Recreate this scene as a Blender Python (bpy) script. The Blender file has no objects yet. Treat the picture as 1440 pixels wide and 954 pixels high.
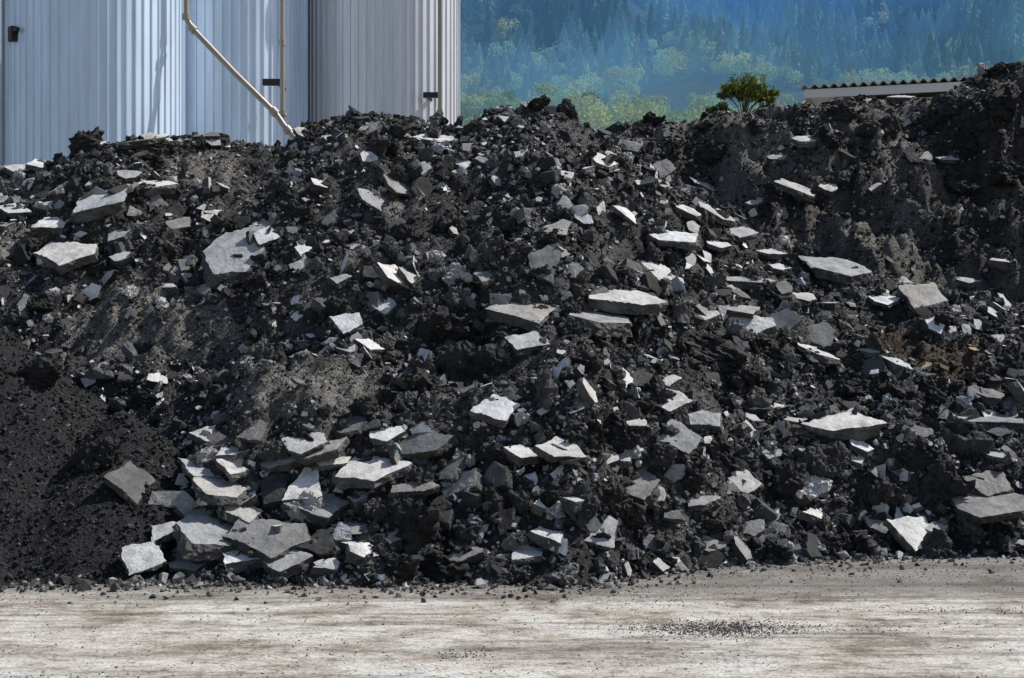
import bpy, bmesh, math, random
import numpy as np
from mathutils import Vector, Matrix, noise as mn

rng = np.random.default_rng(11)
random.seed(5)
F = 2000.0; CH = 1.7
scene = bpy.context.scene
scene.view_settings.view_transform = 'Standard'
scene.view_settings.look = 'None'
scene.view_settings.exposure = 0

# ------------------------------------------------------------ noise helpers
def _h(ix, iy, s):
    n = (ix.astype(np.int64)*374761393 + iy.astype(np.int64)*668265263 + s*982451653) & 0xffffffff
    n = ((n ^ (n >> 13)) * 1274126177) & 0xffffffff
    n = n ^ (n >> 16)
    return n
def gn(x, y, s=0):
    ix = np.floor(x); iy = np.floor(y); fx = x-ix; fy = y-iy
    u = fx*fx*fx*(fx*(fx*6-15)+10); v = fy*fy*fy*(fy*(fy*6-15)+10)
    def g(dx, dy):
        a = (_h(ix+dx, iy+dy, s) & 0xffff)/65536.0*2*np.pi
        return np.cos(a)*(fx-dx)+np.sin(a)*(fy-dy)
    a = g(0,0)*(1-u)+g(1,0)*u; b = g(0,1)*(1-u)+g(1,1)*u
    return (a*(1-v)+b*v)*1.5
def fbm(x, y, s=0, o=4):
    t = 0; a = 1; f = 1
    for i in range(o):
        t = t + a*gn(x*f+i*17.3, y*f-i*9.1, s+i); a *= .5; f *= 2.03
    return t
def worley(x, y, s=0):
    ix = np.floor(x); iy = np.floor(y); best = np.full(x.shape, 9.0); val = np.zeros(x.shape)
    for dx in (-1,0,1):
        for dy in (-1,0,1):
            h1 = (_h(ix+dx, iy+dy, s) & 0xffff)/65536.0
            h2 = (_h(ix+dx, iy+dy, s+7) & 0xffff)/65536.0
            h3 = (_h(ix+dx, iy+dy, s+13) & 0xffff)/65536.0
            d = np.hypot(ix+dx+h1-x, iy+dy+h2-y)
            m = d < best
            best = np.where(m, d, best); val = np.where(m, h3, val)
    return best, val
def sstep(a, b, x):
    t = np.clip((x-a)/(b-a), 0, 1); return t*t*(3-2*t)

# ------------------------------------------------------------ terrain functions
def crest_table(rows):
    X = []; Y = []; Z = []
    for px, py, yy in rows:
        X.append((px-720)/F*yy); Y.append(yy); Z.append(CH+(477-py)/F*yy)
    return np.array(X), np.array(Y), np.array(Z)
FR = crest_table([(-500,330,15.5),(-200,270,15.6),(0,242,15.6),(60,234,15.6),(100,214,15.6),(200,200,15.6),(280,196,15.7),(350,203,15.8),(400,210,15.8),
    (430,188,15.9),(480,168,15.9),(540,162,15.9),(600,174,15.9),(650,178,15.9),(700,162,15.9),(740,154,15.9),(790,158,15.9),(820,176,15.9),
    (860,194,15.9),(900,225,15.8),(960,262,15.7),(1000,287,15.6),(1060,325,15.5),(1130,360,15.3),(1200,388,15.1),(1300,412,14.9),(1440,435,14.8),(1700,470,14.6),(2200,640,14.6)])
BR = crest_table([(300,440,20),(640,300,20.5),(800,215,21),(860,190,21),(900,174,21),(1000,168,21),(1100,162,21),(1200,152,21),(1260,142,21),(1330,127,21),(1380,111,21),(1440,98,21),(1600,95,21),(1800,200,21)])
def lumps(x, y, k=1.0):
    w1, v1 = worley(x*1.5+fbm(x,y,3,2)*.3, y*1.5, 5)
    w2, v2 = worley(x*4.2, y*4.2, 9)
    w3, v3 = worley(x*9.5+gn(x*5,y*5,14)*.4, y*9.5, 15)
    return k*(0.22*fbm(x*.7, y*.7, 21, 4) + (v1-.5)*0.20*np.clip(1-w1,0,1) + 0.10*(v2-.5)*np.clip(1.2-w2,0,1) + .055*(v3-.5) + 0.05*fbm(x*6, y*6, 31, 3))
def h_front(x, y):
    yb = np.interp(x, [-9,-3.2,-2.5,-2.0,.4,.9,1.6,4,9], [10.9,10.9,10.3,9.85,9.85,10.1,10.75,11.25,11.4]) + .22*gn(x*.9, x*0+3.3, 4)+.1*gn(x*3, x*0+1.3, 6)
    yc = np.interp(x, FR[0], FR[1]); zc = np.interp(x, FR[0], FR[2])
    t = (y-yb)/(yc-yb)
    tt = np.clip(t, 0, 1)
    up = zc*(1.10*tt-.10*tt*tt)
    up = up + .30*np.exp(-((tt-.20)/.10)**2)*sstep(-3,-1.8,x) - .30*np.exp(-((tt-.42)/.09)**2)*sstep(0.5,-1,x)
    up = up + .22*np.exp(-((tt-.52)/.05)**2)*np.exp(-((x-.1)/.9)**2) - .25*np.exp(-((tt-.44)/.06)**2)*np.exp(-((x+.5)/.5)**2)
    back = zc-(y-yc-0.35)*.75
    z = np.where(t < 0, t*2.0, np.where(t > 1, np.minimum(zc, back), up))
    z = z + lumps(x, y)*sstep(-.02,.12,t)*(1-.55*sstep(.8,1.,t)) + .03*fbm(x*3,y*3,8,3)
    z = z*1.0 - 3.0*sstep(8.5,11.5,x) - 3.0*sstep(-8,-10,x)
    return np.maximum(z, -.4)
def h_back(x, y):
    zc = np.interp(x, BR[0], BR[2]); yb = 12.4; yc = 20.8
    t = (y-yb)/(yc-yb); tt = np.clip(t,0,1)
    prof = .90*tt+.10*sstep(.66,.93,tt)
    z = np.where(t > 1, np.minimum(zc, zc-(y-yc-.5)*.7), zc*prof)
    rid = 1-np.abs(fbm(x*.62+.25*y, y*.35, 51, 4))*1.6
    low = sstep(.02,.3,t)
    z = z + (rid-.5)*.46*sstep(.1,.4,t)*(1-.75*sstep(.85,1.,t)) + 1.35*lumps(x,y,1)*(1-.65*sstep(.85,1.,t))*low
    w, v = worley(x*2.2, y*2.2, 57)
    z = z + (v-.5)*.26*np.clip(1-w,0,1)*(1-.7*sstep(.85,1.,t))*low
    z = z - 6*sstep(9.5,13,x) - .4*sstep(.08,0,t)
    return np.maximum(z, -.4)
FC = (-4.35, 11.9)
def h_fines(x, y):
    wx = x+.10*gn(x*1.5,y*1.5,61)
    r = np.hypot((wx-FC[0]), (y-FC[1]))
    z = 1.84 - r*.82 + .09*fbm(x*1.2, y*1.2, 71, 3) + .02*fbm(x*8,y*8,73,3)
    r2 = np.hypot(x+5.9, y-12.1)
    z2 = 2.15 - r2*.80 + .06*fbm(x*1.2, y*1.2, 71, 3)
    r3 = np.hypot((x+3.1), (y-11.3)); z3 = 1.15-r3*.78
    z = np.maximum(np.maximum(z, z2), z3)
    z = z + .09*(worley(x*2.5, y*2.5, 77)[1]-.5)*sstep(.2,.8,fbm(x*.8,y*.8,79,2)+.4)+.03*fbm(x*4,y*4,83,3)
    return np.maximum(z, -.4)

X0, X1, Y0, Y1, ST = -10.5, 13.5, 9.2, 27.5, 0.03
gx = np.arange(X0, X1, ST); gy = np.arange(Y0, Y1, ST)
GX, GY = np.meshgrid(gx, gy)
HF = h_front(GX, GY); HB = h_back(GX, GY); HN = h_fines(GX, GY)
H = np.maximum(np.maximum(np.maximum(HF, HB), HN), 0)
def blur(a, n):
    for _ in range(n):
        a = (np.roll(a,1,0)+np.roll(a,-1,0)+a*2+np.roll(a,1,1)+np.roll(a,-1,1))/6
    return a
HS = blur(H, 30)
NYy, NXx = np.gradient(HS, ST)
def samp(A, x, y):
    fx = np.clip((np.asarray(x)-X0)/ST, 0, len(gx)-1.001); fy = np.clip((np.asarray(y)-Y0)/ST, 0, len(gy)-1.001)
    ix = fx.astype(int); iy = fy.astype(int); u = fx-ix; v = fy-iy
    return (A[iy,ix]*(1-u)+A[iy,ix+1]*u)*(1-v)+(A[iy+1,ix]*(1-u)+A[iy+1,ix+1]*u)*v
def hit(px, py):
    ys = np.arange(8.5, 27, .02); xs = (px-720)/F*ys; zs = CH+(477-py)/F*ys
    hs = np.where(ys > Y0, samp(H, xs, ys), 0)
    m = np.nonzero(zs <= hs)[0]
    i = m[0] if len(m) else len(ys)-1
    if not len(m): i = int(np.argmin(np.where(ys>12, zs-hs, 99)))
    return np.array([xs[i], ys[i], hs[i]])

soil_z = [(hit(190,450), .75), (hit(370,520), .65), (hit(290,470), .5),(hit(30,345), .4), (hit(290,235), .45), (hit(90,400), .35), (hit(470,545), .4), (hit(560,290),.3)]
brown_z = [(hit(1270,490), .45), (hit(1330,510), .4), (hit(1200,475), .25)]
def zone(P, zs):
    m = np.zeros(P.shape[:-1])
    wob = .25*fbm(P[...,0]*2.2, P[...,1]*2.2, 301, 3)
    for c, r in zs:
        d = np.linalg.norm((P-c)*np.array([1,.8,1.3]), axis=-1)/r + wob
        m = np.maximum(m, 1-sstep(.55, 1.1, d))
    return m

# ------------------------------------------------------------ material helpers
def newmat(name):
    m = bpy.data.materials.new(name); m.use_nodes = True
    nt = m.node_tree; b = nt.nodes['Principled BSDF']
    return m, nt, b
def N(nt, t, **kw):
    n = nt.nodes.new(t)
    for k, v in kw.items(): setattr(n, k, v)
    return n
def noise_node(nt, scale, detail=5, rough=.6, vec=None):
    n = N(nt, 'ShaderNodeTexNoise'); n.inputs['Scale'].default_value = scale
    n.inputs['Detail'].default_value = detail; n.inputs['Roughness'].default_value = rough
    if vec is not None: nt.links.new(vec, n.inputs['Vector'])
    return n
def ramp(nt, src, stops):
    r = N(nt, 'ShaderNodeValToRGB'); nt.links.new(src, r.inputs['Fac'])
    e = r.color_ramp.elements
    while len(e) < len(stops): e.new(.5)
    for i, (p, c) in enumerate(stops):
        e[i].position = p; e[i].color = (c, c, c, 1) if not isinstance(c, tuple) else (*c, 1)
    return r
def mul(nt, a, b, fac=1.0, mode='MULTIPLY'):
    m = N(nt, 'ShaderNodeMix', data_type='RGBA', blend_type=mode)
    if hasattr(fac, 'links'): nt.links.new(fac, m.inputs[0])
    else: m.inputs[0].default_value = fac
    for s, i in ((a,6),(b,7)):
        if isinstance(s, tuple): m.inputs[i].default_value = (*s,1)
        else: nt.links.new(s, m.inputs[i])
    return m.outputs[2]
def rubble_mat(name, bump=.5, speck=55, dist=.012, bscale=38, dust=.12, spec=.35, rough=.8, c1=(.45,1.7)):
    m, nt, b = newmat(name)
    at = N(nt, 'ShaderNodeAttribute', attribute_name='Col')
    geo = N(nt, 'ShaderNodeNewGeometry')
    n1 = noise_node(nt, speck, 2, .7, geo.outputs['Position'])
    r1 = ramp(nt, n1.outputs['Fac'], [(.3,c1[0]),(.5,1.0),(.68,c1[1])])
    n2 = noise_node(nt, 7, 4, .65, geo.outputs['Position'])
    r2 = ramp(nt, n2.outputs['Fac'], [(.3,.62),(.6,1.2)])
    c = mul(nt, at.outputs['Color'], r1.outputs['Color']); c = mul(nt, c, r2.outputs['Color'])
    if dust:
        sx = N(nt, 'ShaderNodeSeparateXYZ'); nt.links.new(geo.outputs['Normal'], sx.inputs[0])
        mm = N(nt, 'ShaderNodeMath', operation='MULTIPLY'); nt.links.new(sx.outputs['Z'], mm.inputs[0]); nt.links.new(n2.outputs['Fac'], mm.inputs[1])
        rd = ramp(nt, mm.outputs[0], [(.38,0.0),(.65,dust)])
        c = mul(nt, c, (.22,.213,.20), rd.outputs['Color'], 'MIX')
    nt.links.new(c, b.inputs['Base Color'])
    b.inputs['Roughness'].default_value = rough
    b.inputs['Specular IOR Level'].default_value = spec
    bp = N(nt, 'ShaderNodeBump'); bp.inputs['Strength'].default_value = bump; bp.inputs['Distance'].default_value = dist
    nb = noise_node(nt, bscale, 3, .75, geo.outputs['Position'])
    nt.links.new(nb.outputs['Fac'], bp.inputs['Height']); nt.links.new(bp.outputs[0], b.inputs['Normal'])
    return m
M_rub = rubble_mat('broken_asphalt', .4, speck=90, dist=.014, dust=.16, c1=(.68,1.28), spec=.25)
M_soil = rubble_mat('loose_soil', 1.0, 40, .06, 22, spec=.2)
M_blk = rubble_mat('black_asphalt_gravel', .9, 60, .05, 30, dust=0, spec=.2, rough=.8)

def make_mesh(name, V, Fc, col=None, mat=None, smooth=False, k=3, coldom='FACE'):
    me = bpy.data.meshes.new(name)
    V = np.ascontiguousarray(V, dtype=np.float32); Fc = np.ascontiguousarray(Fc, dtype=np.int32)
    me.vertices.add(len(V)); me.loops.add(Fc.size); me.polygons.add(len(Fc))
    me.vertices.foreach_set('co', V.ravel())
    me.loops.foreach_set('vertex_index', Fc.ravel())
    me.polygons.foreach_set('loop_start', np.arange(0, Fc.size, k, dtype=np.int32))
    me.update(calc_edges=True)
    if not smooth: me.shade_flat()
    if col is not None:
        a = me.attributes.new('Col', 'FLOAT_COLOR', coldom)
        c4 = np.ones((len(col), 4), np.float32); c4[:, :3] = col
        a.data.foreach_set('color', c4.ravel())
    if mat: me.materials.append(mat)
    o = bpy.data.objects.new(name, me); scene.collection.objects.link(o)
    return o
def empty(name, loc=(0,0,0)):
    e = bpy.data.objects.new(name, None); e.empty_display_size = .3; e.location = loc
    scene.collection.objects.link(e); return e
def child(o, p):
    o.parent = p; o.matrix_parent_inverse = Matrix.Translation(-Vector(p.location)); return o

def grid_obj(name, gxx, gyy, Z, col, mat):
    ny, nx = Z.shape
    V = np.stack([gxx, gyy, Z], -1).reshape(-1,3)
    idx = np.arange(nx*ny).reshape(ny, nx)
    Fc = np.stack([idx[:-1,:-1], idx[:-1,1:], idx[1:,1:], idx[1:,:-1]], -1).reshape(-1,4)
    keep = (V[Fc][:,:,2].max(1) > -.35)
    return make_mesh(name, V, Fc[keep], col.reshape(-1,3), mat, smooth=True, k=4, coldom='POINT')

# ------------------------------------------------------------ pile bodies
P3 = np.stack([GX, GY, HF], -1)
def base_col(P):
    s = zone(P, soil_z)[...,None]; b = zone(P, brown_z)[...,None]
    n = np.clip(.35+.8*fbm(P[...,0]*1.1, P[...,1]*1.1, 91, 5), 0, 1)[...,None]
    c = np.array([.028,.028,.029])*(1-n)+np.array([.088,.084,.08])*n
    c = c*(1-s)+np.array([.140,.131,.118])*s
    c = c*(1-b)+np.array([.052,.036,.028])*b
    return c
rubble = empty('rubble_pile', (0,12,0))
o = grid_obj('pile_body', GX, GY, HF, base_col(P3), M_soil); child(o, rubble)
nb_ = np.clip(.45+.9*fbm(GX*.8, GY*.8, 95, 5), 0, 1)[...,None]
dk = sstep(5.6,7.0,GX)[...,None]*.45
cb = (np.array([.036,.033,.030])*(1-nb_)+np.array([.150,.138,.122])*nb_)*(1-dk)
mound = empty('earth_mound', (5,20,0))
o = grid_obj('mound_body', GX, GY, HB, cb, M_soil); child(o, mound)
sel = slice(0, int((15.0-Y0)/ST)); selx = slice(0, int((-.9-X0)/ST))
heap = empty('asphalt_gravel_heap', (-4.3,11.9,0))
cn = np.ones(HN[sel,selx].shape+(3,))*np.array([.018,.018,.020])
o = grid_obj('heap_body', GX[sel,selx], GY[sel,selx], HN[sel,selx]+.0, cn, M_blk); child(o, heap)

# ------------------------------------------------------------ rock prototypes
def refine(bm, L, it=5):
    for _ in range(it):
        es = [e for e in bm.edges if e.calc_length() > L]
        if not es: break
        bmesh.ops.subdivide_edges(bm, edges=es, cuts=1)
        bmesh.ops.triangulate(bm, faces=bm.faces[:])
def proto(kind, L, seed, amp=1.0, thr=(.12,.24)):
    r = random.Random(seed); bm = bmesh.new(); pts = []
    if kind == 'slab':
        n = r.choice([4,4,5,5,6]); th = r.uniform(*thr)
        asp = r.uniform(.55,1); a0 = r.random()*6.28
        for i in range(n):
            a = a0+(i+r.uniform(-.34,.34))/n*2*math.pi; rad = .54*r.uniform(.66,1.08)
            x, y = math.cos(a)*rad, math.sin(a)*rad*asp
            pts.append((x, y, th/2*r.uniform(.9,1.05)))
            s = r.uniform(.78,1.12)
            pts.append((x*s+r.uniform(-.05,.05), y*s+r.uniform(-.05,.05), -th/2*r.uniform(.7,1.2)))
            if r.random() < .5:
                pts.append((x*1.04+r.uniform(-.04,.04), y*1.04+r.uniform(-.04,.04), r.uniform(-.3,.3)*th))
    else:
        sx, sy, sz = .5, .5*r.uniform(.65,.95), .5*r.uniform(.6,.9)
        for i in range(r.choice([9,11,14])):
            v = Vector((r.gauss(0,1), r.gauss(0,1), r.gauss(0,1))).normalized()*r.uniform(.78,1.05)
            pts.append((v.x*sx, v.y*sy, v.z*sz))
    vs = [bm.verts.new(p) for p in pts]
    res = bmesh.ops.convex_hull(bm, input=vs)
    bmesh.ops.delete(bm, geom=[v for v in bm.verts if not v.link_faces], context='VERTS')
    bmesh.ops.triangulate(bm, faces=bm.faces[:])
    if L: refine(bm, L)
    bm.normal_update()
    off = Vector((seed*3.1, seed*1.7, 0)); newco = []
    for v in bm.verts:
        flat = all(abs(f.normal.z) > .85 for f in v.link_faces) if kind == 'slab' else False
        p = v.co+off
        big = mn.noise(p*3.5); sm = mn.noise(p*11)+.6*mn.noise(p*23)
        if not L: newco.append(v.co.copy()); continue
        if flat: d = v.normal*(.008*sm+.018*big)*amp
        elif kind == 'slab':
            nn = Vector((v.normal.x, v.normal.y, v.normal.z*.2)); d = nn*(.08*big+.042*sm-.01)*amp
        else: d = v.normal*(.12*big+.085*sm)*amp
        newco.append(v.co+d)
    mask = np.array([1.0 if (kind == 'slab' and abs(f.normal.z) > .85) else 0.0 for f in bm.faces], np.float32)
    for v, c in zip(bm.verts, newco): v.co = c
    bm.verts.index_update()
    V = np.array([v.co[:] for v in bm.verts], np.float32)
    T = np.array([[v.index for v in f.verts] for f in bm.faces], np.int32)
    bm.free()
    return V, T, mask
HI_S = [proto('slab', .055, 100+i) for i in range(26)]
HI_B = [proto('slab', .075, 800+i, 1.0, (.2,.38)) for i in range(20)]
HI_L = [proto('lump', .055, 200+i) for i in range(14)]
MD_S = [proto('slab', .17, 300+i, 1.0, (.25,.55)) for i in range(24)]
MD_L = [proto('lump', .17, 400+i, 1.1) for i in range(20)]
LO_S = [proto('slab', .5, 500+i, 1.2, (.3,.6)) for i in range(10)]
LO_L = [proto('lump', .5, 600+i, 1.5) for i in range(12)]
GR = [proto('lump', 0, 700+i) for i in range(10)]

class Acc:
    def __init__(s): s.V=[]; s.T=[]; s.C=[]; s.n=0
    def add(s, pr, pos, R, sc, ctop, cside):
        V, T, m = pr
        n = len(pos)
        if n == 0: return
        W = np.einsum('nij,nkj->nki', R, V[None]*sc[:,None,:])+pos[:,None,:]
        s.V.append(W.reshape(-1,3).astype(np.float32))
        TT = T[None]+(np.arange(n)*len(V))[:,None,None]+s.n
        s.T.append(TT.reshape(-1,3).astype(np.int32)); s.n += n*len(V)
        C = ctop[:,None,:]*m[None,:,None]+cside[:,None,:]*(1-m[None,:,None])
        s.C.append(C.reshape(-1,3).astype(np.float32))
    def build(s, name, mat):
        return make_mesh(name, np.concatenate(s.V), np.concatenate(s.T), np.concatenate(s.C), mat)
def frames(nrm, spin):
    z = nrm/np.linalg.norm(nrm, axis=1, keepdims=True)
    a = np.stack([np.cos(spin), np.sin(spin), np.zeros_like(spin)], 1)
    x = a-(a*z).sum(1, keepdims=True)*z
    x /= np.linalg.norm(x, axis=1, keepdims=True)+1e-9
    y = np.cross(z, x)
    return np.stack([x, y, z], -1)
def tint(v, warm):
    return np.stack([v*(1+.05*warm), v, v*(1-.07*warm)], 1)

heroes = [ # px,py,w,h,roll,tone,kind
(150,283,88,48,-15,.75,'s'),(340,348,78,56,-3,.6,'s'),(70,320,58,28,5,1,'s'),(97,360,72,42,-10,1,'s'),(215,268,52,20,5,1,'s'),(222,185,32,14,0,1,'s'),
(303,305,44,20,0,.8,'s'),(378,318,40,22,0,.5,'s'),(430,357,32,20,20,.9,'s'),(610,198,52,20,5,1,'s'),(648,228,38,24,10,.8,'s'),(590,243,32,22,-20,.9,'s'),
(548,392,48,20,50,.9,'s'),(577,392,44,22,50,.8,'s'),(492,450,45,34,10,1,'s'),(546,432,36,24,0,1,'s'),(516,490,42,16,15,1,'s'),(478,397,38,20,0,.5,'s'),
(780,320,54,32,0,.5,'s'),(765,368,54,44,0,.25,'s'),(805,380,30,36,0,.6,'s'),(940,337,70,28,8,1,'s'),(846,230,38,18,25,.9,'s'),(875,300,44,18,45,.9,'s'),
(872,425,98,42,8,.85,'s'),(738,446,95,40,5,.5,'s'),(742,482,64,34,5,.65,'s'),(845,455,84,22,10,.5,'s'),(693,585,72,42,5,.95,'s'),
(1060,458,50,32,-15,.9,'s'),(1098,447,44,44,-50,.5,'s'),(1170,380,78,30,10,.5,'s'),(1243,423,42,16,0,1,'s'),(1300,425,68,44,10,.5,'s'),
(1178,600,108,46,-3,.9,'s'),(938,562,56,32,-10,1,'s'),(992,588,48,26,-15,.7,'s'),(940,540,42,20,0,.8,'s'),(875,530,34,24,35,.9,'s'),
(1045,680,48,30,5,.75,'s'),(1285,745,66,44,20,1,'s'),(1140,728,42,18,25,.9,'s'),(600,625,80,48,-20,.2,'s'),(525,665,110,42,-5,.9,'s'),(425,685,70,44,-5,1,'s'),
(545,615,48,20,-8,1,'s'),(432,630,52,24,-8,.7,'s'),(290,660,68,26,15,.7,'s'),(310,690,84,24,15,.6,'s'),(300,612,62,28,5,.8,'s'),(240,690,60,60,60,.45,'s'),
(180,680,66,34,45,.12,'s'),(350,785,80,30,0,.95,'s'),(305,750,88,32,15,.5,'s'),(440,720,95,44,10,.4,'s'),(380,760,92,48,0,.3,'s'),(195,782,54,42,35,.8,'s'),
(230,748,48,30,0,.7,'s'),(270,780,60,42,-5,.2,'s'),(262,805,52,18,3,.5,'s'),(510,780,54,28,20,1,'s'),(460,795,44,24,0,.9,'s'),(655,680,60,28,-50,.6,'s'),
(740,648,54,20,15,.9,'s'),(785,635,58,28,8,.8,'s'),(955,615,58,38,10,.4,'s'),(900,685,74,34,-5,.3,'s'),(985,705,54,24,5,.45,'s'),(805,712,48,14,8,.9,'s'),
(770,760,52,18,5,.9,'s'),(845,748,54,38,5,.6,'s'),(735,785,48,16,0,.7,'s'),(1395,715,94,30,-5,.35,'s'),(1385,675,54,34,0,.35,'s'),(1150,500,70,18,20,.8,'s'),
(1150,470,56,40,0,.2,'s'),(1050,400,62,22,0,.5,'s'),(1115,270,64,24,25,.6,'s'),(1165,265,28,16,0,.8,'s'),(1135,205,34,14,0,.8,'s'),(1265,134,44,14,0,.7,'s'),
(1300,220,24,20,0,.6,'s'),(1040,330,40,22,10,.6,'s'),(1000,300,50,20,35,.6,'s'),(920,380,44,24,30,.8,'s'),(690,395,44,22,10,.4,'s'),(1080,360,40,16,10,.8,'s'),
(1290,610,40,24,-20,.5,'s'),(1400,600,80,14,-5,.4,'s'),(1120,600,40,14,5,.6,'s'),(1390,560,40,20,10,.3,'s'),(20,300,50,20,10,.8,'s'),(30,225,40,20,10,.8,'s'),
(60,235,44,18,20,.9,'s'),(180,245,30,20,0,.7,'s'),(200,205,70,16,-8,.2,'s'),(290,190,50,16,0,.2,'s'),(520,280,50,24,35,.45,'s'),(560,265,40,18,40,.4,'s'),
(450,640,70,22,-20,.5,'s'),(490,600,50,20,-10,.2,'s'),(360,610,50,30,-25,.3,'s'),(580,690,60,30,-5,.3,'s'),(35,425,30,20,0,.3,'s'),(175,365,34,20,0,.6,'s'),
(1235,735,40,30,10,.3,'s'),(1060,745,36,22,-20,.4,'s'),(1000,770,36,18,5,.35,'s'),(930,235,30,34,60,.6,'s'),(990,265,40,14,30,.7,'s'),(1040,440,60,16,5,.5,'s'),
(335,665,56,22,25,.9,'s'),(395,655,60,30,-20,.35,'s'),(470,655,50,20,5,.8,'s'),(340,720,60,24,10,.6,'s'),(410,795,60,24,-8,.5,'s'),(500,750,60,24,5,.4,'s'),(560,760,50,22,0,.3,'s'),(270,715,60,26,25,.5,'s'),(330,640,50,20,0,.9,'s'),
(1095,380,30,16,10,.9,'s'),(1030,380,32,14,10,.9,'s'),(960,300,36,16,30,.8,'s'),(900,400,34,18,30,.9,'s'),(950,400,36,18,20,.8,'s'),(1010,350,34,14,10,.9,'s'),(1130,420,36,16,10,.7,'s'),(990,450,40,18,0,.7,'s'),
(1360,400,30,12,0,.7,'s'),(1405,375,30,12,0,.8,'s'),(1225,500,30,12,0,.6,'s'),(1350,590,30,12,-10,.6,'s'),(1210,650,30,14,0,.8,'s'),(1090,640,34,16,0,.5,'s'),(1400,640,34,14,0,.6,'s'),(1320,745,34,18,0,.6,'s'),
(1130,280,30,14,0,.7,'s'),(1230,270,26,12,-30,.8,'s'),(1330,225,30,14,0,.6,'s'),(1090,225,24,14,0,.6,'s'),(1060,290,24,12,0,.6,'s'),(870,650,40,18,0,.7,'s'),(890,600,30,14,10,.8,'s'),(720,740,40,20,-10,.5,'s'),
(630,452,100,70,0,0,'l'),(665,512,90,70,0,.03,'l'),(578,540,84,50,0,0,'l'),(575,735,100,70,0,0,'l'),(600,798,104,38,0,.0,'l'),(765,545,70,74,0,.2,'l'),
(1010,488,110,44,-3,.03,'l'),(1085,484,80,40,-3,.03,'l'),(118,200,56,40,0,0,'l'),(700,352,60,48,0,.15,'l'),(795,148,24,34,0,0,'l'),(835,505,66,40,0,0,'l'),(1270,552,70,40,0,0,'l'),
(1330,682,90,66,0,.05,'l'),(1245,692,70,58,0,.08,'l'),(1160,645,70,50,0,.1,'l'),(50,520,80,44,0,0,'l'),(555,795,70,38,0,0,'l'),(870,615,56,40,0,0,'l'),
(1210,760,66,38,0,.08,'l'),(1160,760,56,36,0,0,'l'),(820,610,56,38,0,.08,'l'),(965,675,60,36,0,0,'l'),(900,640,50,34,0,.1,'l'),(380,640,60,46,0,.2,'l'),
(300,655,50,36,0,.15,'l'),(440,170,34,26,0,0,'l'),(920,172,44,26,0,0,'l'),(1000,175,50,20,0,.1,'l'),(140,640,66,44,0,0,'l'),(1400,100,50,24,0,0,'l'),(1340,150,50,30,0,.05,'l'),(1385,190,60,36,0,.02,'l'),
(690,700,56,46,0,.03,'l'),(930,785,56,30,0,.03,'l'),(1020,640,66,42,0,.02,'l'),(1100,680,60,46,0,.02,'l'),(1380,530,66,40,0,.03,'l'),(1040,530,66,40,0,0,'l'),(740,700,50,40,0,.08,'l'),(660,770,60,36,0,.03,'l'),
(640,640,60,44,0,.02,'l'),(700,640,54,40,0,0,'l'),(850,700,60,44,0,.04,'l'),(1000,740,60,38,0,.02,'l'),(1090,775,54,30,0,0,'l'),(1290,640,60,42,0,.02,'l'),(1400,760,60,34,0,.03,'l'),(1200,540,60,36,0,.02,'l'),
(900,560,50,36,0,.02,'l'),(800,470,50,36,0,.02,'l'),(980,400,44,30,0,.05,'l'),(560,330,50,36,0,.04,'l'),(480,340,46,32,0,.04,'l'),(640,310,46,32,0,.06,'l'),(420,300,44,28,0,.04,'l'),(740,270,46,30,0,.04,'l'),
(1240,180,60,36,0,.04,'l'),(1310,180,56,34,0,.0,'l'),(1400,150,60,36,0,.0,'l'),(1180,160,44,26,0,.05,'l'),(1060,180,40,26,0,.05,'l'),(1420,240,56,40,0,.0,'l'),(1350,260,50,36,0,.03,'l'),(1000,215,44,30,0,.03,'l')]
big = Acc()
for i, (px,py,w,h,roll,tone,kd) in enumerate(heroes):
    c = hit(px, py+h*.25); d = c[1]
    size = w/F*d*1.22
    th = math.asin(min(.95, h/w*1.0))
    if kd == 's': th = max(.15, min(1.2, th-.05))
    rl = math.radians(roll)
    nrm = Vector((0, -math.sin(th), math.cos(th)))
    nrm = Matrix.Rotation(rl*.8, 3, 'Y') @ nrm
    nrm = np.array(nrm)
    R = frames(nrm[None], np.array([rng.uniform(-.3,.3)+(math.pi if i%2 else 0)]))
    if kd == 's':
        pr = HI_S[i % len(HI_S)] if size > .33 else HI_B[i % len(HI_B)]
        v = .05+.53*tone**1.1; pos = c+nrm*size*.08
        sc = np.array([[size, size*rng.uniform(1.0,1.3), min(size*rng.uniform(.75,1.0), .65)]])
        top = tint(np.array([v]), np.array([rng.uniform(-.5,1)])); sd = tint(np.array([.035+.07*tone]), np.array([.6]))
    else:
        pr = HI_L[i % len(HI_L)]
        v = .018+.2*tone; pos = c+np.array([0,0,h/F*d*.12])
        sc = np.array([[size, size*.9, max(h/F*d*1.7, size*.5)]])
        R = frames(np.array([[rng.normal()*.2, rng.normal()*.2, 1]]), np.array([rng.uniform(-.4,.4)]))
        top = sd = tint(np.array([v]), np.array([.3]))
    big.add(pr, pos[None], R, sc, top, sd)
child(big.build('large_slabs', M_rub), rubble)

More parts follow.
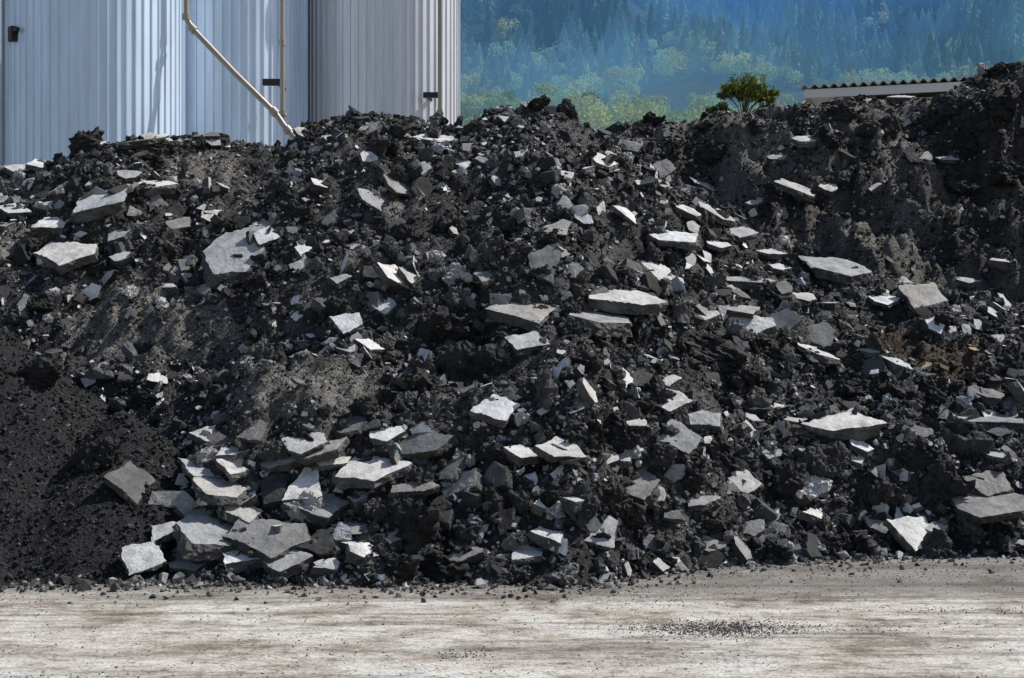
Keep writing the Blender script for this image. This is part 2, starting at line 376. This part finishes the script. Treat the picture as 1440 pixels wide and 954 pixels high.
# ------------------------------------------------------------ scattered chunks
def scatter(n, smin, smax, pw, fslab, density, lift=.2, region='front', aniso=.45):
    x = rng.uniform(-9, 11, n*4); y = rng.uniform(9.3, 23, n*4)
    inview = (np.abs(x)/y < .36+1.6/y)
    hf = samp(HF, x, y); hb = samp(HB, x, y); hn = samp(HN, x, y); z = np.maximum(np.maximum(hf, hb), hn)
    ycr = np.interp(x, FR[0], FR[1])
    if region == 'front': ok = (hf >= z-.03) & (hf > .0) & (y < ycr+.8)
    elif region == 'mound': ok = (hb >= z-.02) & (hb > .5) & (y < 22) & (x > .5)
    else: ok = (hn >= z-.01) & (hn > .0)
    P = np.stack([x,y,z],1)
    ok &= inview & (rng.random(n*4) < density(P))
    ids = np.nonzero(ok)[0][:n]
    P = P[ids]; k = len(P)
    s = smin+(smax-smin)*rng.random(k)**pw
    nn = np.stack([-samp(NXx,P[:,0],P[:,1]), -samp(NYy,P[:,0],P[:,1]), np.ones(k)],1)
    nn /= np.linalg.norm(nn,axis=1,keepdims=True)
    isS = rng.random(k) < fslab
    nr = nn+rng.normal(size=(k,3))*np.where(isS, aniso, 3.0)[:,None]
    R = frames(nr, rng.uniform(0,6.28,k))
    P = P+nn*(s*rng.uniform(-.12,lift,k))[:,None]
    return P, s, R, isS
def emit(acc, data, protosS, protosL, bright=1.0, dark=.36):
    P, s, R, isS = data; k = len(P)
    u = rng.random(k)
    tone = np.where(u < dark, rng.uniform(.020,.06,k), np.where(u < dark+.30, rng.uniform(.08,.24,k), rng.uniform(.32,.58,k)))*bright
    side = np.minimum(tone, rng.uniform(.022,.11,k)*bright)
    lump = np.where(u < .62, rng.uniform(.013,.040,k), np.where(u<.88, rng.uniform(.045,.12,k), rng.uniform(.20,.46,k)))*bright
    bz = zone(P, brown_z)
    for arr in (tone, side, lump): arr *= (1-.5*bz)
    w = rng.uniform(-.7,1.0,k)+bz*5
    ci = rng.integers(0, 1000, k)
    sc = s[:,None]*np.stack([np.ones(k), rng.uniform(.8,1.2,k), rng.uniform(.7,1.2,k)],1)
    for j, pr in enumerate(protosS):
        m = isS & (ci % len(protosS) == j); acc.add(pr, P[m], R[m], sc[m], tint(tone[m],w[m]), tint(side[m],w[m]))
    for j, pr in enumerate(protosL):
        m = (~isS) & (ci % len(protosL) == j); acc.add(pr, P[m], R[m], sc[m], tint(lump[m],w[m]), tint(lump[m],w[m]))
def dens(P, lo=.14):
    s = zone(P, soil_z); b = zone(P, brown_z)
    n = np.clip(.8+.9*fbm(P[:,0]*.9, P[:,1]*.9, 131, 3), .15, 1)
    low = 1+.7*sstep(1.6,.5,P[:,2])
    return np.clip(n*(1-(1-lo)*s)*(1-.6*b)*low, 0, 1)
mid = Acc()
emit(mid, scatter(760,.20,.40,1.7,.52,dens,lift=.16,aniso=.5), HI_B, HI_L, dark=.40)
emit(mid, scatter(3600,.11,.24,1.4,.55,dens,lift=.26,aniso=.6), MD_S, MD_L, dark=.38)
emit(mid, scatter(10000,.055,.12,1.4,.5,dens,lift=.28,aniso=.7), MD_S, MD_L)
child(mid.build('broken_chunks', M_rub), rubble)
sm = Acc()
emit(sm, scatter(40000,.028,.07,1.6,.4,lambda P: dens(P,.6),lift=.3,aniso=.8), LO_S, LO_L)
emit(sm, scatter(85000,.014,.036,1.5,0,lambda P: .6+0*P[:,0],lift=.4), GR, GR, dark=.3)
child(sm.build('pile_gravel', M_rub), rubble)
def dm(P): return np.clip(.45+.9*fbm(P[:,0]*.7, P[:,1]*.7, 141, 3), .05, 1)
mo = Acc()
emit(mo, scatter(560,.18,.48,1.6,.28,dm,region='mound',lift=.1), HI_B, HI_L, bright=.8, dark=.62)
emit(mo, scatter(6000,.06,.17,1.6,.4,dm,region='mound'), MD_S, MD_L, bright=.8, dark=.5)
emit(mo, scatter(34000,.03,.08,1.6,.2,lambda P: .4+dm(P),region='mound',lift=.3), LO_S, LO_L, bright=.75)
child(mo.build('mound_chunks', M_rub), mound)
fi = Acc()
P, s, R, isS = scatter(75000,.018,.055,2.2,0,lambda P: 1+0*P[:,0],region='fines',lift=.4)
k = len(P); v = np.where(rng.random(k) < .985, .012+.075*rng.random(k)**2, rng.uniform(.12,.3,k))
for j, pr in enumerate(GR):
    m = np.arange(k) % len(GR) == j; fi.add(pr, P[m], R[m], np.repeat(s[m][:,None],3,1), tint(v[m],-.5+0*v[m]), tint(v[m],-.5+0*v[m]))
child(fi.build('heap_gravel', M_blk), heap)

lg = Acc()
def yard(n, x, y, s, dark):
    P = np.stack([x,y,s*.15],1); k = len(P)
    R = frames(rng.normal(size=(k,3)), rng.uniform(0,6.28,k))
    v = np.where(rng.random(k) < dark, rng.uniform(.03,.12,k), rng.uniform(.15,.38,k))
    for j, pr in enumerate(GR+LO_L[:6]):
        m = np.arange(k) % 16 == j
        lg.add(pr, P[m], R[m], np.repeat(s[m][:,None],3,1), tint(v[m],.5+0*v[m]), tint(v[m],.5+0*v[m]))
toe = lambda x: np.interp(x, [-9,-3.5,.4,.9,1.6,4,9], [9.75,9.8,9.85,10.1,10.75,11.25,11.4])
n = 9000; x = rng.uniform(-6,7,n); yard(n, x, toe(x)+.18-rng.exponential(.16,n), .012+.05*rng.random(n)**3, .8)
n = 300; x = rng.uniform(-6,7,n); yard(n, x, toe(x)+.12-rng.exponential(.12,n), .05+.10*rng.random(n)**2, .75)
n = 18000; x = rng.uniform(-5,5,n); yy = rng.uniform(5.8,10.8,n); kk = fbm(x*.7,yy*1.6,401,4)+rng.normal(size=n)*.25 > .15; x=x[kk]; yy=yy[kk]; n=len(x)
yard(n, x, yy, .004+.014*rng.random(n)**4, .6)
for cx, cy, rx, ry, n in ((1.2,8.35,.24,.12,2600),(1.9,8.3,.4,.10,250),(-.25,7.66,.08,.08,150),(-1.6,7.35,.5,.1,50),(.9,9.4,.6,.3,600),(2.5,10.3,.9,.25,900),(3.2,8.9,.7,.08,350),(-2.2,7.1,.8,.06,300)):
    yard(n, rng.normal(cx,rx,n), rng.normal(cy,ry,n), .004+.013*rng.random(n)**2, .94)
lg.build('loose_stones', M_rub)

# ------------------------------------------------------------ ground
m, nt, b = newmat('dusty_yard')
geo = N(nt, 'ShaderNodeNewGeometry')
mp = N(nt, 'ShaderNodeMapping'); nt.links.new(geo.outputs['Position'], mp.inputs['Vector']); mp.inputs['Scale'].default_value = (.75,1.25,1)
mp.inputs['Rotation'].default_value = (0,0,.05)
a = noise_node(nt, 1.5, 9, .74, mp.outputs[0]); a.inputs['Distortion'].default_value = .4
a2 = noise_node(nt, 9, 6, .78, mp.outputs[0])
a3 = noise_node(nt, 42, 3, .8, geo.outputs['Position'])
mp2 = N(nt, 'ShaderNodeMapping'); nt.links.new(geo.outputs['Position'], mp2.inputs['Vector']); mp2.inputs['Scale'].default_value = (.22,2.4,1); mp2.inputs['Rotation'].default_value = (0,0,-.06)
a4 = noise_node(nt, 1.1, 6, .7, mp2.outputs[0])
c = ramp(nt, a.outputs['Fac'], [(.38,(.27,.235,.195)),(.47,(.49,.445,.39)),(.57,(.63,.605,.56))]).outputs['Color']
c = mul(nt, c, ramp(nt, a2.outputs['Fac'], [(.38,.50),(.48,.96),(.66,1.12)]).outputs['Color'])
c = mul(nt, c, ramp(nt, a3.outputs['Fac'], [(.36,.36),(.45,.95),(.7,1.2)]).outputs['Color'])
c = mul(nt, c, ramp(nt, a4.outputs['Fac'], [(.40,.55),(.49,1.0)]).outputs['Color'])
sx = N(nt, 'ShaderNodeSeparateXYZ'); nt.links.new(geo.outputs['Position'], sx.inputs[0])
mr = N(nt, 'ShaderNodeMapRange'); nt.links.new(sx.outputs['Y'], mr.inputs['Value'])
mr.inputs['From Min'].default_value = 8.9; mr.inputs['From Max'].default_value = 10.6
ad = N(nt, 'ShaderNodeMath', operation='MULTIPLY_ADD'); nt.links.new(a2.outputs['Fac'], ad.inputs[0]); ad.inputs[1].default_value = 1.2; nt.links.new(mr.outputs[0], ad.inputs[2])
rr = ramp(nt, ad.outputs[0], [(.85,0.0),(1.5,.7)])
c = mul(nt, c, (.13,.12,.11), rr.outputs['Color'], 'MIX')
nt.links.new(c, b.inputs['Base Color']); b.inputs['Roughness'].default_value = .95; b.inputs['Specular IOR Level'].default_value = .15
bp = N(nt, 'ShaderNodeBump'); bp.inputs['Strength'].default_value = .7; bp.inputs['Distance'].default_value = .03
nbn = noise_node(nt, 14, 6, .8, geo.outputs['Position'])
nt.links.new(nbn.outputs['Fac'], bp.inputs['Height']); nt.links.new(bp.outputs[0], b.inputs['Normal'])
ground = make_mesh('ground', [(-4000,-1500,0),(4000,-1500,0),(4000,5000,0),(-4000,5000,0)], [(0,1,2,3)], None, m, k=4)

# ------------------------------------------------------------ silos
def silo_mat(name, col, met=.35):
    m, nt, b = newmat(name)
    tc = N(nt, 'ShaderNodeNewGeometry')
    mp = N(nt, 'ShaderNodeMapping'); nt.links.new(tc.outputs['Position'], mp.inputs['Vector']); mp.inputs['Scale'].default_value = (3,3,.25)
    n1 = noise_node(nt, 1.5, 5, .6, mp.outputs[0]); r = ramp(nt, n1.outputs['Fac'], [(.3,.82),(.7,1.06)])
    c = mul(nt, tuple(col), r.outputs['Color']); nt.links.new(c, b.inputs['Base Color'])
    b.inputs['Metallic'].default_value = met; b.inputs['Roughness'].default_value = .45
    return m
MS = [silo_mat('silo_cladding_blue', (.70,.82,.95)), silo_mat('silo_cladding_grey', (.68,.78,.90)), silo_mat('silo_cladding_warm', (.74,.74,.77))]
Mpipe = silo_mat('pipe_galvanised', (.33,.29,.25), .2)
Mblack, nt_, b_ = newmat('black_bracket'); b_.inputs['Base Color'].default_value = (.012,.012,.014,1); b_.inputs['Roughness'].default_value = .5
def tube(name, pts, r, mat, parent):
    cu = bpy.data.curves.new(name, 'CURVE'); cu.dimensions = '3D'; cu.bevel_depth = r; cu.bevel_resolution = 4; cu.use_fill_caps = True
    sp = cu.splines.new('POLY'); sp.points.add(len(pts)-1)
    for p, q in zip(sp.points, pts): p.co = (*q, 1)
    cu.materials.append(mat)
    o = bpy.data.objects.new(name, cu); scene.collection.objects.link(o); return child(o, parent)
def box(name, c, s, mat, parent, rot=0):
    bm = bmesh.new(); bmesh.ops.create_cube(bm, size=1)
    bmesh.ops.scale(bm, vec=s, verts=bm.verts)
    bmesh.ops.bevel(bm, geom=bm.edges[:], offset=min(s)*.08, segments=2, affect='EDGES')
    bmesh.ops.rotate(bm, cent=(0,0,0), matrix=Matrix.Rotation(rot,3,'Z'), verts=bm.verts)
    bmesh.ops.translate(bm, vec=c, verts=bm.verts)
    me = bpy.data.meshes.new(name); bm.to_mesh(me); bm.free(); me.materials.append(mat)
    o = bpy.data.objects.new(name, me); scene.collection.objects.link(o); return child(o, parent)
def silo(cx, cy, R, Ht, mat, nr=60, ph=0):
    e = empty('silo', (cx,cy,0))
    prof = [(0,0),(.62,0),(.67,.035),(.80,.035),(.85,0)]
    ang = []; rad = []
    for i in range(nr):
        for u, d in prof: ang.append((i+u)/nr*2*math.pi+ph); rad.append(R-.035+d)
    ang = np.array(ang); rad = np.array(rad)
    levels = [0.0, Ht]
    V = np.concatenate([np.stack([cx+np.cos(ang)*rad, cy+np.sin(ang)*rad, np.full(len(ang), z)],1) for z in levels]); n = len(ang)
    a = np.arange(n); b2 = (a+1) % n
    Fc = np.stack([a, b2, b2+n, a+n],1)
    child(make_mesh('cladding', V, Fc, None, mat, k=4), e)
    bm = bmesh.new(); bmesh.ops.create_cone(bm, cap_ends=True, segments=48, radius1=R+.12, radius2=.35, depth=.9)
    bmesh.ops.translate(bm, vec=(cx,cy,Ht+.45), verts=bm.verts)
    me = bpy.data.meshes.new('roof'); bm.to_mesh(me); bm.free(); me.materials.append(mat)
    o = bpy.data.objects.new('roof', me); scene.collection.objects.link(o); child(o, e)
    bm = bmesh.new(); bmesh.ops.create_cone(bm, cap_ends=True, segments=48, radius1=R+.25, radius2=R+.25, depth=.5)
    bmesh.ops.translate(bm, vec=(cx,cy,.1), verts=bm.verts)
    me = bpy.data.meshes.new('footing'); bm.to_mesh(me); bm.free(); me.materials.append(Mpipe)
    o = bpy.data.objects.new('footing', me); scene.collection.objects.link(o); child(o, e)
    return e
s1 = silo(-9.96, 34.0, 2.1, 13.5, MS[0], ph=.02)
s2 = silo(-7.52, 37.6, 2.1, 13.5, MS[1], ph=.05)
s3 = silo(-3.55, 39.1, 2.13, 13.5, MS[2], ph=.01)
s0 = silo(-15.35, 38.0, 2.1, 13.5, MS[0])
def W(px, py, y): return ((px-720)/F*y, y, CH+(477-py)/F*y)
yp = 33.2
tube('diagonal_pipe', [W(262,-150,yp), W(262,18,yp), W(264,30,yp), W(272,42,yp), W(330,103,yp), W(388,160,yp), W(398,175,yp), W(424,206,yp), W(460,245,yp)], .070, Mpipe, s2)
for (q1, q2) in (((262,20),(262,28)), ((268,38),(274,44)), ((382,154),(389,161)), ((402,180),(407,186))):
    a_ = W(*q1, yp); b_2 = W(*q2, yp); tube('pipe_coupling', [a_, b_2], .105, Mpipe, s2)
yq = 35.0
tube('vertical_pipe', [W(397,-200,yq), W(397,165,yq)], .06, Mpipe, s2)
x_, y_, z_ = W(397,60,yq); tube('pipe_coupling', [(x_,y_,z_-.08),(x_,y_,z_+.08)], .08, Mpipe, s2)
box('pipe_bracket', W(385,116,yq+.12), (.55,.12,.16), Mblack, s2)
box('bracket_arm', (W(385,116,yq)[0]+.1, yq+.55, W(385,116,yq)[2]), (.08,.9,.08), Mblack, s2)
x_, y_, z_ = W(397,160,yq); tube('pipe_flange', [(x_,y_,z_-.05),(x_,y_,z_+.05)], .12, Mpipe, s2)
yr = 36.9
tube('vertical_pipe', [W(619,-220,yr), W(619,260,yr)], .065, Mpipe, s3)
box('pipe_bracket', W(608,134,yr+.1), (.48,.12,.14), Mblack, s3)
box('bracket_arm', (W(604,134,yr)[0], yr+.5, W(604,134,yr)[2]), (.08,.8,.08), Mblack, s3)
hx, hy = -9.96-1.42, 34.0-1.60
box('hatch', (hx, hy, W(33,52,32.7)[2]), (.20,.14,.34), Mblack, s1, -.75)
box('hatch_handle', (hx+.12, hy-.12, W(33,45,32.5)[2]), (.18,.10,.10), Mblack, s1, -.75)
tube('corner_pipe', [(-11.72,32.75,0),(-11.72,32.75,13.4)], .035, Mpipe, s1)

# ------------------------------------------------------------ shed behind the mound
Mwhite, nt, b = newmat('shed_paint'); b.inputs['Roughness'].default_value = .6
nn_ = noise_node(nt, 2, 5, .6); r = ramp(nt, nn_.outputs['Fac'], [(.3,(.68,.65,.60)),(.6,(.8,.79,.76))]); nt.links.new(r.outputs['Color'], b.inputs['Base Color'])
Mroof, nt, b = newmat('shed_roof_sheet'); b.inputs['Base Color'].default_value = (.60,.59,.57,1); b.inputs['Roughness'].default_value = .6
Mwall, nt, b = newmat('shed_wall')
nn_ = noise_node(nt, 3, 5, .6); r = ramp(nt, nn_.outputs['Fac'], [(.3,(.40,.36,.30)),(.6,(.52,.48,.40))]); nt.links.new(r.outputs['Color'], b.inputs['Base Color'])
shed = empty('shed', (6.18,30,0))
rz = -.30
Mz = Matrix.Translation((6.18,30,0)) @ Matrix.Rotation(rz,4,'Z')
def sbox(name, lo, hi, mat, tilt=0):
    c = [(a+b)/2 for a,b in zip(lo,hi)]; s = [b-a for a,b in zip(lo,hi)]
    bm = bmesh.new(); bmesh.ops.create_cube(bm, size=1); bmesh.ops.scale(bm, vec=s, verts=bm.verts); bmesh.ops.translate(bm, vec=c, verts=bm.verts)
    for v in bm.verts: v.co.z += tilt*v.co.y
    bm.transform(Mz)
    me = bpy.data.meshes.new(name); bm.to_mesh(me); bm.free(); me.materials.append(mat)
    o = bpy.data.objects.new(name, me); scene.collection.objects.link(o); child(o, shed)
ZR = 6.98
sbox('walls', (.45,.5,0), (9.5,6,ZR-.22), Mwall)
sbox('fascia', (0,0,ZR-.20), (10,.04,ZR-.02), Mwhite, .0)
sbox('roof_deck', (0.0,.043,ZR-.10), (10,6.4,ZR-.035), Mwhite, .03)
sbox('verge_board', (-.035,.0,ZR-.20), (-.003,6.4,ZR-.03), Mwhite, .03)
sbox('window', (2,.47,ZR-2.2), (4,.499,ZR-1.2), Mblack)
xs = np.linspace(-.08,10.08,1200); zz = .035*np.cos(xs/.20*2*np.pi)+ZR+.03
V = []
for yy, dz in ((-.08,0),(6.45,.2),(6.45,.225),(-.08,.03)):
    V += [tuple(Mz @ Vector((x,yy,z+dz))) for x, z in zip(xs, zz)]
n = len(xs); a = np.arange(n-1); Fc = []
for l, l2 in ((0,1),(2,3),(3,0)): Fc.append(np.stack([a+l*n, a+1+l*n, a+1+l2*n, a+l2*n],1))
child(make_mesh('corrugated_roof', np.array(V), np.concatenate(Fc), None, Mroof, k=4), shed)

# ------------------------------------------------------------ foliage
def leaf_mat(name, haze=False):
    m, nt, b = newmat(name)
    at = N(nt, 'ShaderNodeAttribute', attribute_name='Col')
    b.inputs['Roughness'].default_value = .7; b.inputs['Specular IOR Level'].default_value = .2
    nt.links.new(at.outputs['Color'], b.inputs['Base Color'])
    tr = N(nt, 'ShaderNodeBsdfTranslucent'); nt.links.new(at.outputs['Color'], tr.inputs['Color'])
    mt = N(nt, 'ShaderNodeMixShader'); mt.inputs[0].default_value = .4
    nt.links.new(b.outputs[0], mt.inputs[1]); nt.links.new(tr.outputs[0], mt.inputs[2])
    out = nt.nodes['Material Output'].inputs['Surface']; nt.links.new(mt.outputs[0], out)
    if haze:   # bluish haze painted into the hillside material as emission, stronger farther back
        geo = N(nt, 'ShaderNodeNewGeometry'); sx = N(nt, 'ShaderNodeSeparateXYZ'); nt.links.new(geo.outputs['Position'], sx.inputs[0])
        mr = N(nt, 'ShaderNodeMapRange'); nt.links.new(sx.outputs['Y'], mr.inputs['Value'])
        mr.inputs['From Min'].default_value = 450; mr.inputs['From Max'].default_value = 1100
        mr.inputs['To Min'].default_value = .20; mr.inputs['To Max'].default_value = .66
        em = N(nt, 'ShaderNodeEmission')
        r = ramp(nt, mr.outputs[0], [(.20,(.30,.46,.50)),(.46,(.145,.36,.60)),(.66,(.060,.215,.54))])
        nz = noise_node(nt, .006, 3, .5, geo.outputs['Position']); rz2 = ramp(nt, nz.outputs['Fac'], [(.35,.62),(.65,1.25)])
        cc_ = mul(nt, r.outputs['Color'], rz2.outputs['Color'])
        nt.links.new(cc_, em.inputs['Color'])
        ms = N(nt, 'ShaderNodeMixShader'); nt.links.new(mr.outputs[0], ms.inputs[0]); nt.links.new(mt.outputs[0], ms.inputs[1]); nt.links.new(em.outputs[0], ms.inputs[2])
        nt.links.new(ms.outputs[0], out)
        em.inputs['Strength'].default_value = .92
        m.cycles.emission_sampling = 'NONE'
    return m
M_leaf = leaf_mat('leaves'); M_far = leaf_mat('hillside_trees_haze_glow', True)
def leafquads(C, size, col, rs):
    n = len(C); a = rs.normal(size=(n,3)); a /= np.linalg.norm(a,axis=1,keepdims=True)
    b = np.cross(a, rs.normal(size=(n,3))); b /= np.linalg.norm(b,axis=1,keepdims=True)
    s = size[:,None]
    V = np.stack([C-a*s, C+b*s*.55, C+a*s, C-b*s*.55],1).reshape(-1,3)
    return V, np.arange(4*n).reshape(n,4), col
bx = (1046-720)/F*21.2; by = 21.2; bz = float(samp(HB, bx, by))
shrub = empty('shrub', (bx,by,bz))
Mbark, nt, b = newmat('bark'); b.inputs['Base Color'].default_value = (.09,.06,.04,1)
lobes = [((-.16,0,.40),.15),((.05,.05,.46),.15),((.22,-.05,.40),.17),((.38,.05,.30),.12),((-.28,.0,.31),.10),((.1,-.1,.32),.14),((-.34,-.1,.08),.10),((-.46,0,.03),.09),((.42,0,.16),.08),((.0,.1,.36),.14),((-.05,0,.28),.10),((.27,0,.24),.10)]
LC=[];LS=[];LCo=[]
for (lx,ly,lz),lr in lobes:
    tube('branch', [(bx,by,bz-.15),(bx+lx*.35,by+ly*.3,bz+lz*.4),(bx+lx*.9,by+ly,bz+lz)], .008, Mbark, shrub)
    for _ in range(12):
        d = rng.normal(size=3); d /= np.linalg.norm(d); cc = np.array([bx+lx,by+ly,bz+lz])+d*lr*rng.uniform(.4,1.15)
        n = 65; pts = cc+rng.normal(size=(n,3))*lr*.20
        v = rng.uniform(.5,1.4)*rng.uniform(.7,1.2,n)
        LC.append(pts); LS.append(rng.uniform(.012,.026,n)); LCo.append(np.stack([.17*v,.22*v,.045*v],1))
V,Fq,Cq = leafquads(np.concatenate(LC), np.concatenate(LS), np.concatenate(LCo), rng)
child(make_mesh('leaves', V, Fq, Cq, M_leaf, k=4), shrub)
tube('trunk', [(bx,by,bz-.3),(bx+.02,by,bz+.1),(bx+.08,by,bz+.3)], .028, Mbark, shrub)

# hillside
def mz(x, y):
    z = np.interp(y, [240,500,700,900,1300,1900,2400], [-2,62,106,182,380,640,700])
    return z+(34*fbm(x/170, y/260, 201, 4))*sstep(600,950,y)+6*fbm(x/90,y/90,205,3)*sstep(260,600,y)+26*sstep(700,1000,y)*np.sin(x/55+y/130+1.0)
mx, my = np.meshgrid(np.arange(-1400,1800,12.0), np.arange(230,2400,12.0))
cc = np.ones(mx.shape+(3,))*np.array([.012,.022,.014])
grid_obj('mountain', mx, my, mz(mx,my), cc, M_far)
def conifer(seed):
    r = np.random.default_rng(seed); V=[]; T=[]
    tiers = 8
    for t in range(tiers):
        zb = .06+.86*t/tiers; zt = min(1, zb+.24); R = .235*(1-t/tiers)**.8+.015
        k = len(V); V.append((0,0,zt)); m = 9; a0 = r.random()*6
        for j in range(m):
            rr = R*(1 if j%2 else .5)*r.uniform(.75,1.25); a = a0+j/m*2*math.pi
            V.append((math.cos(a)*rr, math.sin(a)*rr, zb-(.03 if j%2 else -.03)))
        for j in range(m): T.append((k, k+1+j, k+1+(j+1)%m))
    return np.array(V,np.float32), np.array(T,np.int32), np.ones(len(T),np.float32)
CP = [conifer(i) for i in range(6)]
n = 6500; x = rng.uniform(-260,600,n); y = 760+(rng.random(n)**.9)*600
keep = (x > -.12*y-60) & (x < .40*y+50); x=x[keep]; y=y[keep]
ok = fbm(x/60,y/60,211,3) > -.45; x=x[ok]; y=y[ok]; n=len(x)
hgt = rng.uniform(13,28,n)*(1+.25*fbm(x/50,y/50,215,2))
P = np.stack([x,y,mz(x,y)-.5],1)
R = frames(np.stack([rng.normal(size=n)*.03, rng.normal(size=n)*.03, np.ones(n)],1), rng.uniform(0,6.28,n))
g = np.clip((.1+2.0*rng.random(n)**1.6)*(1+.9*fbm(x/40,y/40,217,3)),.05,3); col = np.stack([.062*g,.110*g,.06*g],1)
fo = Acc()
for j, pr in enumerate(CP):
    m_ = np.arange(n)%6==j; fo.add(pr, P[m_], R[m_], np.stack([hgt[m_]*rng.uniform(.8,1.2,m_.sum()),hgt[m_],hgt[m_]],1), col[m_], col[m_])
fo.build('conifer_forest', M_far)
n1 = 1000; x = rng.uniform(-160,400,n1); y = rng.uniform(500,900,n1)
ok = rng.random(n1) < np.where(y>780, np.clip(.8-(y-780)/110+.7*fbm(x/60,y/60,233,2),0,1), 1); x=x[ok]; y=y[ok]
n2 = 700; x2 = rng.uniform(-50,460,n2); y2 = rng.uniform(850,1200,n2); q = fbm(x2/80,y2/80,231,2)>.35
x = np.concatenate([x,x2[q]]); y = np.concatenate([y,y2[q]])
LC=[];LS=[];LCo=[]
for i in range(len(x)):
    R_ = rng.uniform(5.0,10.5); z0 = float(mz(x[i],y[i])); g = rng.uniform(.6,1.6); hue = rng.uniform(.85,1.25)
    nl = rng.integers(8,13)
    for l in range(nl):
        d = rng.normal(size=3); d /= np.linalg.norm(d); d[2] = abs(d[2])*.9
        c = np.array([x[i],y[i],z0+R_*.9])+d*R_*.6*np.array([1,1,1.1]); lr = R_*rng.uniform(.22,.40)
        n = 40; dd = rng.normal(size=(n,3)); dd /= np.linalg.norm(dd,axis=1,keepdims=True)
        LC.append(c+dd*lr*rng.uniform(.75,1.05,(n,1))); LS.append(rng.uniform(.5,1.0,n))
        v = g*rng.uniform(.75,1.2,n); LCo.append(np.stack([.27*v*hue,.34*v,.12*v],1))
V,Fq,Cq = leafquads(np.concatenate(LC), np.concatenate(LS), np.concatenate(LCo), rng)
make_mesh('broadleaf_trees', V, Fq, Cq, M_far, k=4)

# ------------------------------------------------------------ light, world, camera
sd = Vector((.80,.24,.95)).normalized()
elev = math.asin(sd.z); az = math.atan2(sd.x, sd.y)
L = bpy.data.lights.new('sun', 'SUN'); L.energy = 5.0; L.angle = math.radians(.5); L.color = (1,.96,.90)
so = bpy.data.objects.new('sun', L); scene.collection.objects.link(so); so.rotation_euler = (-sd).to_track_quat('-Z','Y').to_euler(); so.location = (20,5,30)
w = bpy.data.worlds.new('World'); scene.world = w; w.use_nodes = True
nt = w.node_tree; bg = nt.nodes['Background']
sky = nt.nodes.new('ShaderNodeTexSky'); sky.sky_type = 'NISHITA'; sky.sun_disc = False; sky.sun_elevation = elev; sky.sun_rotation = az
nt.links.new(sky.outputs[0], bg.inputs['Color']); bg.inputs['Strength'].default_value = .10
cam = bpy.data.cameras.new('camera'); cam.lens = 50; cam.sensor_width = 36; cam.clip_end = 9000
co = bpy.data.objects.new('camera', cam); scene.collection.objects.link(co); co.location = (0,0,CH); co.rotation_euler = (math.pi/2,0,0)
scene.camera = co
print('verts', sum(len(o.data.vertices) for o in bpy.data.objects if o.type=='MESH'))
